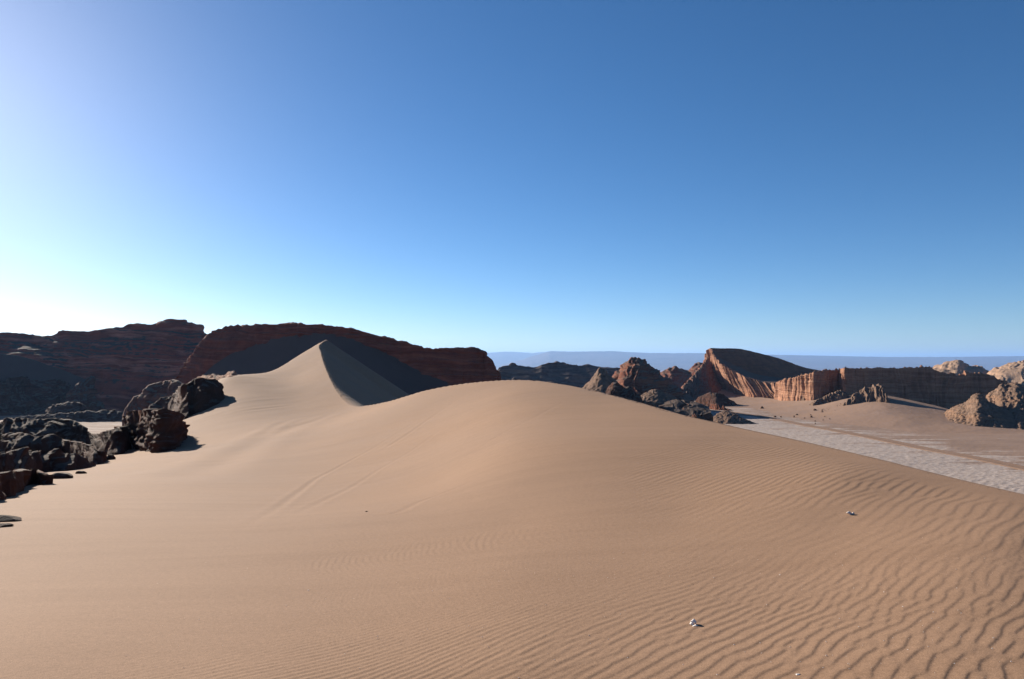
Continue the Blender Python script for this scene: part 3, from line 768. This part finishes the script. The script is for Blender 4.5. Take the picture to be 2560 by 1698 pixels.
# left valley: hills and outcrops in shade ---------------------------------
FT = floor_row([(-280,1042),(-60,1042),(0,1041),(30,1041),(60,1040),(82,1040),(118,1039),(150,1038),(178,1037),(215,1036)])
mound("hill", steep([(-260,985,480),(-60,960,478),(0,955,476),(28,946,475),(58,943,474),(80,950,474),(120,952,474),(150,953,473),(172,958,472),(190,975,470)], FT, 0.75),
      FT, 40, 4, 'dark',
      "low dark hill with rounded twin tops at the far left below the mesa", "hill", ease=(1, 1, 1), ns=220, segs=(3, 80, 20), sc=12, amp=2, gully=2.5, gw=8, nod=.9, seed=75)
FT = floor_row([(160,1040),(190,1040),(208,1038),(228,1036),(252,1034),(285,1032),(320,1030),(360,1030)])
mound("hill", steep([(165,985,462),(190,965,460),(205,950,458),(225,945,457),(250,948,456),(280,955,455),(310,960,452),(340,975,450)], FT, 0.7),
      FT, 30, 4, 'red',
      "low reddish hill in the shaded valley between two darker ones", "hill", ease=(1, 1, 1), ns=180, segs=(3, 70, 20), sc=10, amp=2, gully=2.2, gw=7, nod=.7, seed=77)
FT = floor_row([(108,1048),(130,1052),(158,1053),(186,1053),(210,1051),(230,1048)])
mound("rock_mound", steep([(112,1030,405),(130,1016,406),(158,1008,407),(184,1006,407),(205,1012,406),(222,1026,404)], FT, 0.6),
      FT, 14, 3, 'dark',
      "small rounded dark mound standing on the blue shaded salt flat", ease=(1, -1.1, 1), sc=6, amp=.8, gully=.9, gw=5, nod=.5, ns=160, seed=79)
FT = floor_row([(20,1052),(70,1054),(120,1055),(170,1056),(220,1056),(265,1055),(305,1054),(350,1052)])  # added swell: its dark rock covers lit floor where shade belongs
mound("rock_mound", steep([(20,1046),(70,1041),(120,1038),(170,1034),(220,1029),(262,1026),(305,1028),(350,1040)], FT, .6), FT, 12, 3, 'dark',
      "added long low dark swell, in place of shade on the valley floor behind the hindmost hummock", ease=(1, -1.1, 1), ns=260, segs=(4, 60, 16), sc=6, amp=1.0, gully=1.2, gw=5, nod=.5, nsc=2.5, seed=78)
FT = row([(305,1052,305),(325,1054,303),(345,1055,302),(365,1055,300),(390,1055,300),(415,1054,300),(440,1052,298),(468,1048,296),(492,1040,294)])
mound("rock_mound", steep([(305,1040),(322,1016),(338,996),(354,984),(372,967),(392,958),(416,953),(440,953),(466,965),(486,988)], FT, .8), FT, 26, 3, 'red',
      "shaded reddish mound behind the blocky outcrop, below the cliff's left end", ease=(1, -1.1, 1), ns=240, segs=(4, 90, 20), sc=9, amp=1.4, gully=1.6, gw=6, nod=.6, nsc=3, seed=80)
FT = row([(372,1046,215),(392,1050,214),(416,1051,213),(446,1050,212),(474,1047,210),(500,1040,208)])
mound("rock_mound", steep([(370,1026),(392,1006),(418,995),(448,989),(476,995),(500,1012)], FT, .65), FT, 14, 3, 'dark',
      "low dark hummock wedged between the blocky outcrop and the big ridge", ease=(1, -1.15, 1), ns=180, segs=(4, 60, 16), sc=6, amp=1.0, gully=1.0, gw=4, nod=.6, nsc=2.2, seed=82)
FT = np.concatenate([row([(418,1053,172),(440,1050,164)]), sand_row([(462,1045),(485,1038),(510,1030),(532,1018),(546,1008),(554,996),(560,988)], .6)])
mound("rock_ridge", steep([(420,1010),(440,982),(460,964),(482,950),(503,948),(526,953),(545,959),(553,972),(559,986)], FT, .75), FT, 20, 3, 'dark',
      "big dark ridge rising from the sand below the red cliff", "rock ridge", ease=(1, -1.1, 1), ns=360, segs=(4, 120, 20), sc=6, amp=1.0, gully=1.0, gw=5, nod=.5, nsc=2.2, seed=81)
mound("rock_outcrop", [(488,948,180),(505,941,178),(529,938,170),(545,940,164),(559,941,157),(569,931,151),(578,930,149),(598,937,147),(622,941,147)],
      row([(488,960,174),(505,960,168),(529,960,160),(545,961,152),(559,961,145),(571,955,140),(581,950,140),(600,945,141),(624,944,143)]), 6, 2, 'wall',
      "pinkish sunlit rocks where the dune meets the dark ridge", "rock outcrop", ns=200, segs=(3, 50, 14), sc=2.6, amp=.5, gully=.5, gw=2.5, strata=.25, sh=.7, seed=83)
FT = np.concatenate([row([(318,1100,96)]), sand_row([(332,1118),(345,1121),(362,1123),(382,1127),(400,1130),(416,1128),(428,1122),(440,1114),(452,1106),(463,1094),(467,1089)], .5)])
mound("rock_outcrop", steep([(318,1070,104),(324,1038,104),(332,1027,104),(352,1026,103),(378,1023,102),(400,1027,101),(418,1026,99),(432,1030,97),(442,1046,94),(452,1056,91),(464,1068,87),(468,1088,83)], FT, 1.6),
      FT, 12, 2, 'dark',
      "blocky flat-topped dark outcrop standing on the sand slope at left", "rock outcrop", ease=(1, -1.15, 1), ns=280, segs=(3, 90, 20), sc=3, amp=.9, gully=1.0, gw=3, nod=.4, nsc=1.4, strata=.18, sh=.8, seed=85)
FT = np.concatenate([row([(165,1120,99),(196,1118,97),(225,1120,94)]), sand_row([(250,1130),(275,1136),(298,1136),(318,1126),(330,1118)], .5)])
mound("rock_outcrop", steep([(168,1106,108),(196,1094,110),(225,1085,112),(250,1084,112),(272,1076,112),(292,1070,110),(312,1066,108),(326,1080,106)], FT, 0.6),
      FT, 8, 2, 'dark',
      "low sunlit-edged rock rib between the blocky outcrop and the dark mass", "rock outcrop", ease=(1, 1, 1), ns=200, segs=(3, 50, 14), sc=3, amp=.6, gully=1.0, gw=2.5, seed=87)
FT = row([(-300,1120,92),(-60,1118,90),(0,1116,89),(50,1115,88),(100,1114,88),(150,1116,88),(200,1118,88),(236,1122,86),(262,1128,80)])
mound("rock_outcrop", steep([(-300,1075),(-60,1058),(0,1058),(22,1051),(60,1047),(100,1050),(140,1046),(176,1052),(208,1070),(238,1094),(258,1118)], FT, .55), FT, 12, 2, 'dark',
      "hindmost hummock of the dark rock mass at the left edge", "rock outcrop", ease=(1, -1.2, 1), ns=280, segs=(3, 80, 16), sc=4, amp=.75, gully=.8, gw=3, nod=.2, nsc=1.8, seed=88)
FT = np.concatenate([row([(-300,1160,68),(-60,1156,67),(0,1154,66),(60,1152,65),(120,1150,65),(180,1150,66)]), sand_row([(226,1160),(250,1160),(270,1150)], .5)])
mound("rock_outcrop", steep([(-300,1110),(-60,1098),(0,1094),(40,1088),(80,1094),(120,1090),(160,1100),(200,1106),(235,1118),(255,1130),(267,1144)], FT, .55), FT, 10, 2, 'dark',
      "middle hummock of the dark rock mass at the left edge", "rock outcrop", ease=(1, -1.2, 1), ns=300, segs=(3, 80, 16), sc=3.5, amp=.6, gully=.7, gw=2.5, nod=.15, nsc=1.5, seed=89)
FT = np.concatenate([row([(-420,1220,45),(-200,1214,46),(-90,1208,47)]), sand_row([(0,1200),(22,1196),(50,1192),(90,1184),(125,1180),(160,1178),(190,1174),(215,1170),(240,1164)], .5)])
mound("rock_outcrop", steep([(-420,1160),(-200,1150),(-90,1142),(0,1136),(30,1128),(70,1134),(110,1126),(150,1134),(185,1140),(215,1150),(240,1160)], FT, .5), FT, 8, 2, 'dark',
      "foremost long hummock of the dark rock mass, edging the sand at left", "rock outcrop", ease=(1, -1.25, 1), ns=320, segs=(3, 80, 16), sc=3, amp=.5, gully=.6, gw=2.5, nod=.15, nsc=1.2, seed=90)
FT = np.concatenate([row([(-220,1262,27)]), sand_row([(-60,1260),(0,1246),(20,1240),(34,1222),(60,1213),(88,1213),(108,1213),(124,1207)], .25)])
mound("rock_outcrop", steep([(-220,1200,40),(-60,1180,42),(0,1184,42),(30,1180,42),(60,1172,42),(86,1172,42),(104,1176,41.5),(116,1186,40.5),(126,1200,39)], FT, 0.8),
      FT, 7, 1, 'dark',
      "nearest dark rock lump at the left edge, below the largest mass", "rock outcrop", ease=(1, 1, 1), ns=240, segs=(3, 70, 14), sc=2.5, amp=.55, gully=.4, gw=2, seed=91)

# ------------------------------------------------------------------ dirt track on the valley floor
tk = [(1700,1022),(1800,1029),(1880,1038),(1960,1053),(2040,1068),(2120,1084),(2220,1103),(2330,1125),(2440,1146),(2560,1170),(2760,1212)]
c = np.array([[(a - CX) / F * on_floor(b), on_floor(b)] for a, b in tk])
c = catmull(c, 500)
tg = np.gradient(c, axis=0); tg /= np.linalg.norm(tg, axis=1, keepdims=True)
nm = np.stack([-tg[:, 1], tg[:, 0]], -1)
offs = np.array([-3.6, -3.0, -2.4, -1.6, -1.2, -.8, -.3, .3, .8, 1.2, 1.6, 2.4, 3.0, 3.6])
prof = np.array([-.30, .0, .06, .06, -.03, -.05, .05, .05, -.05, -.03, .06, .06, .0, -.30])
XY = c[None] + nm[None] * offs[:, None, None]
Zc = FLOOR + floor_relief(c[:, 0], c[:, 1])
Zc = np.convolve(np.pad(Zc, 12, mode='edge'), np.ones(25) / 25, 'valid') + .20
Vr = np.concatenate([XY, (Zc[None] + prof[:, None] * 1.5)[..., None]], -1)
m, nt, b = newmat("packed_dirt")
geo = nt.nodes.new("ShaderNodeNewGeometry")
nt.links.new(ramp(nt, tex(nt, geo.outputs["Position"], .5, 5), [(.3, (.165, .106, .075)), (.7, (.20, .132, .095))]), b.inputs["Base Color"])
M['track'] = m
tag(grid_mesh("dirt_track", Vr[::-1], m), "pale dirt track with wheel ruts crossing the valley floor", None, None, "structure")

# ------------------------------------------------------------------ loose rocks and stones
def ball(n=3):
    import bmesh
    bm = bmesh.new(); bmesh.ops.create_icosphere(bm, subdivisions=n, radius=1.0)
    v = np.array([p.co[:] for p in bm.verts]); f = [[q.index for q in fc.verts] for fc in bm.faces]
    bm.free(); return v, f
BALLS = (ball(3), ball(2))
def stone_mesh(name, sx, sy, sz, seed, mat, rough=.35, flat=.25, tilt=0.0, lod=0):
    BV, BF = BALLS[lod]
    d = 1 + rough * fbm(BV[:, 0] * 1.3, BV[:, 1] * 1.3, BV[:, 2] * 1.3 + seed * 3.1, 4, seed)
    v = BV * d[:, None]
    rg = np.random.default_rng(seed)
    for _ in range(7):                                   # broken facets
        n = rg.standard_normal(3); n /= np.linalg.norm(n)
        h = .62 + .25 * rg.random()
        e = v @ n - h
        v = v - np.where(e > 0, e, 0)[:, None] * n * .9
    v[:, 2] = np.maximum(v[:, 2], -flat)
    v = v * [sx, sy, sz]
    ct, st = math.cos(tilt), math.sin(tilt)
    v = np.stack([v[:, 0] * ct + v[:, 2] * st, v[:, 1], -v[:, 0] * st + v[:, 2] * ct], -1)
    me = bpy.data.meshes.new(name); me.from_pydata(v.tolist(), [], BF)
    me.materials.append(M[mat])
    return me
def put(name, me, loc, label, cat, group=None, rz=0.0, parent=None):
    o = bpy.data.objects.new(name, me); o.location = loc; o.rotation_euler = (0, 0, rz); link(o)
    if parent: o.parent = parent
    return tag(o, label, cat, group)

# boulders on the sand drift under the wall: column, row of foot, width, height (photo px), label
BO = [(1905,1021,9,7,"dark wedge-shaped boulder, the leftmost on the sand below the wall"),
      (1937,1044,9,6,"squat dark boulder beside the track, left of a row of small stones"),
      (1952,1044,5,3.5,"small brown stone just right of the squat trackside boulder"),
      (1985,1043,4,5,"upright brown stone below the pointed boulder"),
      (1992.5,1038,6,5,"pointed dark boulder standing alone above an upright stone"),
      (2011,1046,5,2.5,"flat little stone left of the oval black boulder"),
      (2028,1043,7,4,"oval black boulder in the middle of the scattered stones"),
      (2027,1039,4,4,"small stone touching the back of the oval black boulder"),
      (2038,1026,9,5,"broad dark boulder at the near end of the rubble trail"),
      (2038,1063.5,4,7.5,"tall thin dark stone standing by the track"),
      (2034,1063.5,5,2.5,"low dark stone at the foot of the tall thin one"),
      (2038,1053.5,4,2.5,"brown stone above the tall thin one by the track"),
      (2057.5,1051.5,4,2.5,"single dark stone right of the tall thin one"),
      (2062,1042,3.5,2.5,"small dark stone, farthest right of the scatter's middle row"),
      (2074,1048,4.5,2,"flat dark stone at the right end of the scatter")]
for i, (px, py, w, h, lab) in enumerate(BO):
    Y = on_drift(px, py)
    k = Y / F
    me = stone_mesh("boulder", w * k * .55, w * k * .5, h * k * .95, 100 + i, 'boulder', flat=.15, lod=1)
    put("boulder", me, P(px, py, Y), lab, "boulder", "boulders scattered on the sand below the wall", rz=i * 1.3)
# rubble trail: small stones one cannot tell apart
trail = []
for i in range(34):
    t = RNG.random()
    px = 2050 + 62 * t + RNG.normal(0, 5); py = 1027 - 19 * t + RNG.normal(0, 3.2)
    trail.append((px, py, 1.6 + 2.2 * RNG.random()))
rme = [stone_mesh("stone", 1, .9, .7, 140 + q, 'boulder', lod=1) for q in range(4)]
for i, (px, py, w) in enumerate(trail):
    Y = on_drift(px, py); k = Y / F * w * .5
    o = put("stone", rme[i % 4], P(px, py, Y), "small brown stone in the rubble trail running up to the craggy spur", "stone", "stones of the rubble trail", rz=i)
    o.scale = (k, k, k)

# rocks lying on the left sand slope
LR = [(157,1193,56,13,.35,"long flat dark rock right of the nearest rock lump"),
      (203,1184,26,7,.3,"small ragged dark rock, right neighbour of the long flat one"),
      (275,1148,23,10,.3,"oval dark rock on the sand right of the largest mass"),
      (269,1133,17,6,.3,"flat dark stone just above the oval dark rock"),
      (288,1136,13,6,.3,"small dark stone right of the flat one above the oval rock"),
      (333,1122,9,4,.3,"tiny dark stone at the foot of the blocky outcrop")]
for i, (px, py, w, h, fl, lab) in enumerate(LR):
    Y = on_sand(px, py); k = Y / F
    me = stone_mesh("rock", w * k * .55, w * k * .42, h * k * 1.0, 160 + i, 'dark', flat=fl)
    put("rock", me, P(px, py - 1, Y), lab, "rock", "dark rocks lying on the left sand slope", rz=.2 * i)
for px, py, w, h, lab, s in [(8,1302,98,13,"long dark slab half buried in sand at the left edge", 171), (-4,1316,80,6,"thin dark sliver of rock in front of the half-buried slab", 172)]:
    Y = on_sand(px, py); k = Y / F
    put("rock_slab", stone_mesh("rock_slab", w * k * .55, w * k * .25, h * k * 1.0, s, 'dark', flat=.3), P(px, py, Y), lab, "rock", "dark rocks lying on the left sand slope", rz=.15)

# pale salt stones in the foreground
def fg(px, py):
    Y = on_sand(px, py); return P(px, py, Y), Y / F * .8
p, k = fg(1737, 1566)
r = bpy.data.objects.new("salt_stone", None); r.location = p; link(r)
tag(r, "broken white salt stone with dark hollows on the ripples", "stone", "pale stones on the rippled sand")
put("lump", stone_mesh("lump", 10 * k, 7 * k, 9 * k, 181, 'saltstone', .7, .3, .5), (0 * k, 14 * k, 8 * k), None, None, parent=r, rz=.5)
put("lump", stone_mesh("lump", 6 * k, 6 * k, 8 * k, 182, 'saltstone', .6, .3, -.3), (-7 * k, 10 * k, 4 * k), None, None, parent=r)
put("lump", stone_mesh("lump", 12 * k, 8 * k, 6 * k, 183, 'saltstone', .6, .3), (2 * k, -4 * k, 1 * k), None, None, parent=r, rz=-.2)
p, k = fg(2127, 1288)
r = bpy.data.objects.new("salt_stone", None); r.location = p; link(r)
tag(r, "small pale stone with a dark notch, farther up the ripples", "stone", "pale stones on the rippled sand")
put("lump", stone_mesh("lump", 8 * k, 6 * k, 7 * k, 181, 'saltstone', .7, .3, .5), (-4 * k, 2 * k, 4 * k), None, None, parent=r)
put("lump", stone_mesh("lump", 6 * k, 4 * k, 5 * k, 182, 'saltstone', .6, .3, -.3), (7 * k, 3 * k, 3 * k), None, None, parent=r)
p, k = fg(1995, 1688)
put("salt_stone", stone_mesh("salt_stone", 8 * k, 6 * k, 5 * k, 186, 'saltstone', .6), p, "low whitish stone in a ripple at the bottom edge", "stone", "pale stones on the rippled sand")
p, k = fg(916, 1280)
put("rock_chip", stone_mesh("rock_chip", 7 * k, 2 * k, 3.5 * k, 187, 'boulder', .5, .3), p, "dark splinter of rock poking from the smooth sand below the sled tracks", "rock", None, rz=.7)
pm = [stone_mesh("pebble", 1, .9, .8, 190 + q, 'saltstone', lod=1) for q in range(3)]
PB = [(771,1476),(885,1497),(1735,1533),(2135,1471),(2210,1480),(2257,1517),(2165,1545),(2435,1590),(2548,1493),(2392,1471),(1950,1438),(1875,1485),(1882,1590),(1800,1628),(1575,1580),(2360,1500),(1600,1450),(2050,1600),(2270,1625),(1512,1508),(2480,1400)]
for i, (px, py) in enumerate(PB):
    p, k = fg(px, py); s = k * (1.5 + 1.3 * RNG.random())
    o = put("pebble", pm[i % 3], p, "tiny pale pebble lying on the foreground sand", "pebble", "tiny pale pebbles on the foreground sand", rz=i)
    o.scale = (s, s, s)

# grit strewn over the near sand, too fine to count
gv, gf, off = [], [], 0
g0, gfc = ball(1)
for _ in range(420):
    px = 250 + 2300 * RNG.random() ** .7; py = 1290 + 408 * RNG.random()
    pp, k = fg(px, py); s = .0016 + .0026 * RNG.random() ** 3
    gv.append(g0 * [s, s * .8, s * .7] + pp + [0, 0, .006]); gf += [[q + off for q in t] for t in gfc]; off += len(g0)
gm = bpy.data.meshes.new("grit"); gm.from_pydata(np.concatenate(gv).tolist(), [], gf); gm.materials.append(M['saltstone'])
tag(link(bpy.data.objects.new("grit", gm)), "fine pale grit strewn over the near sand", kind="stuff")

# ------------------------------------------------------------------ air
def haze():
    m = bpy.data.materials.new("haze"); m.use_nodes = True
    nt = m.node_tree; nt.nodes.clear()
    out = nt.nodes.new("ShaderNodeOutputMaterial"); v = nt.nodes.new("ShaderNodeVolumePrincipled")
    v.inputs["Color"].default_value = (.32, .56, 1.0, 1); v.inputs["Density"].default_value = HAZE
    v.inputs["Anisotropy"].default_value = 0.2
    nt.links.new(v.outputs[0], out.inputs["Volume"])
    x, y0, y1, z0, z1 = 62000, -33000, 62000, FLOOR - 240, 480
    vs = [(a, b_, c_) for a in (-x, x) for b_ in (y0, y1) for c_ in (z0, z1)]
    fs = [(0, 1, 3, 2), (4, 6, 7, 5), (0, 4, 5, 1), (2, 3, 7, 6), (0, 2, 6, 4), (1, 5, 7, 3)]
    me = bpy.data.meshes.new("haze"); me.from_pydata(vs, [], fs); me.materials.append(m)
    o = link(bpy.data.objects.new("haze", me)); tag(o, kind="stuff", label="thin blue haze filling the desert air")
HAZE = 3.4e-5
haze()
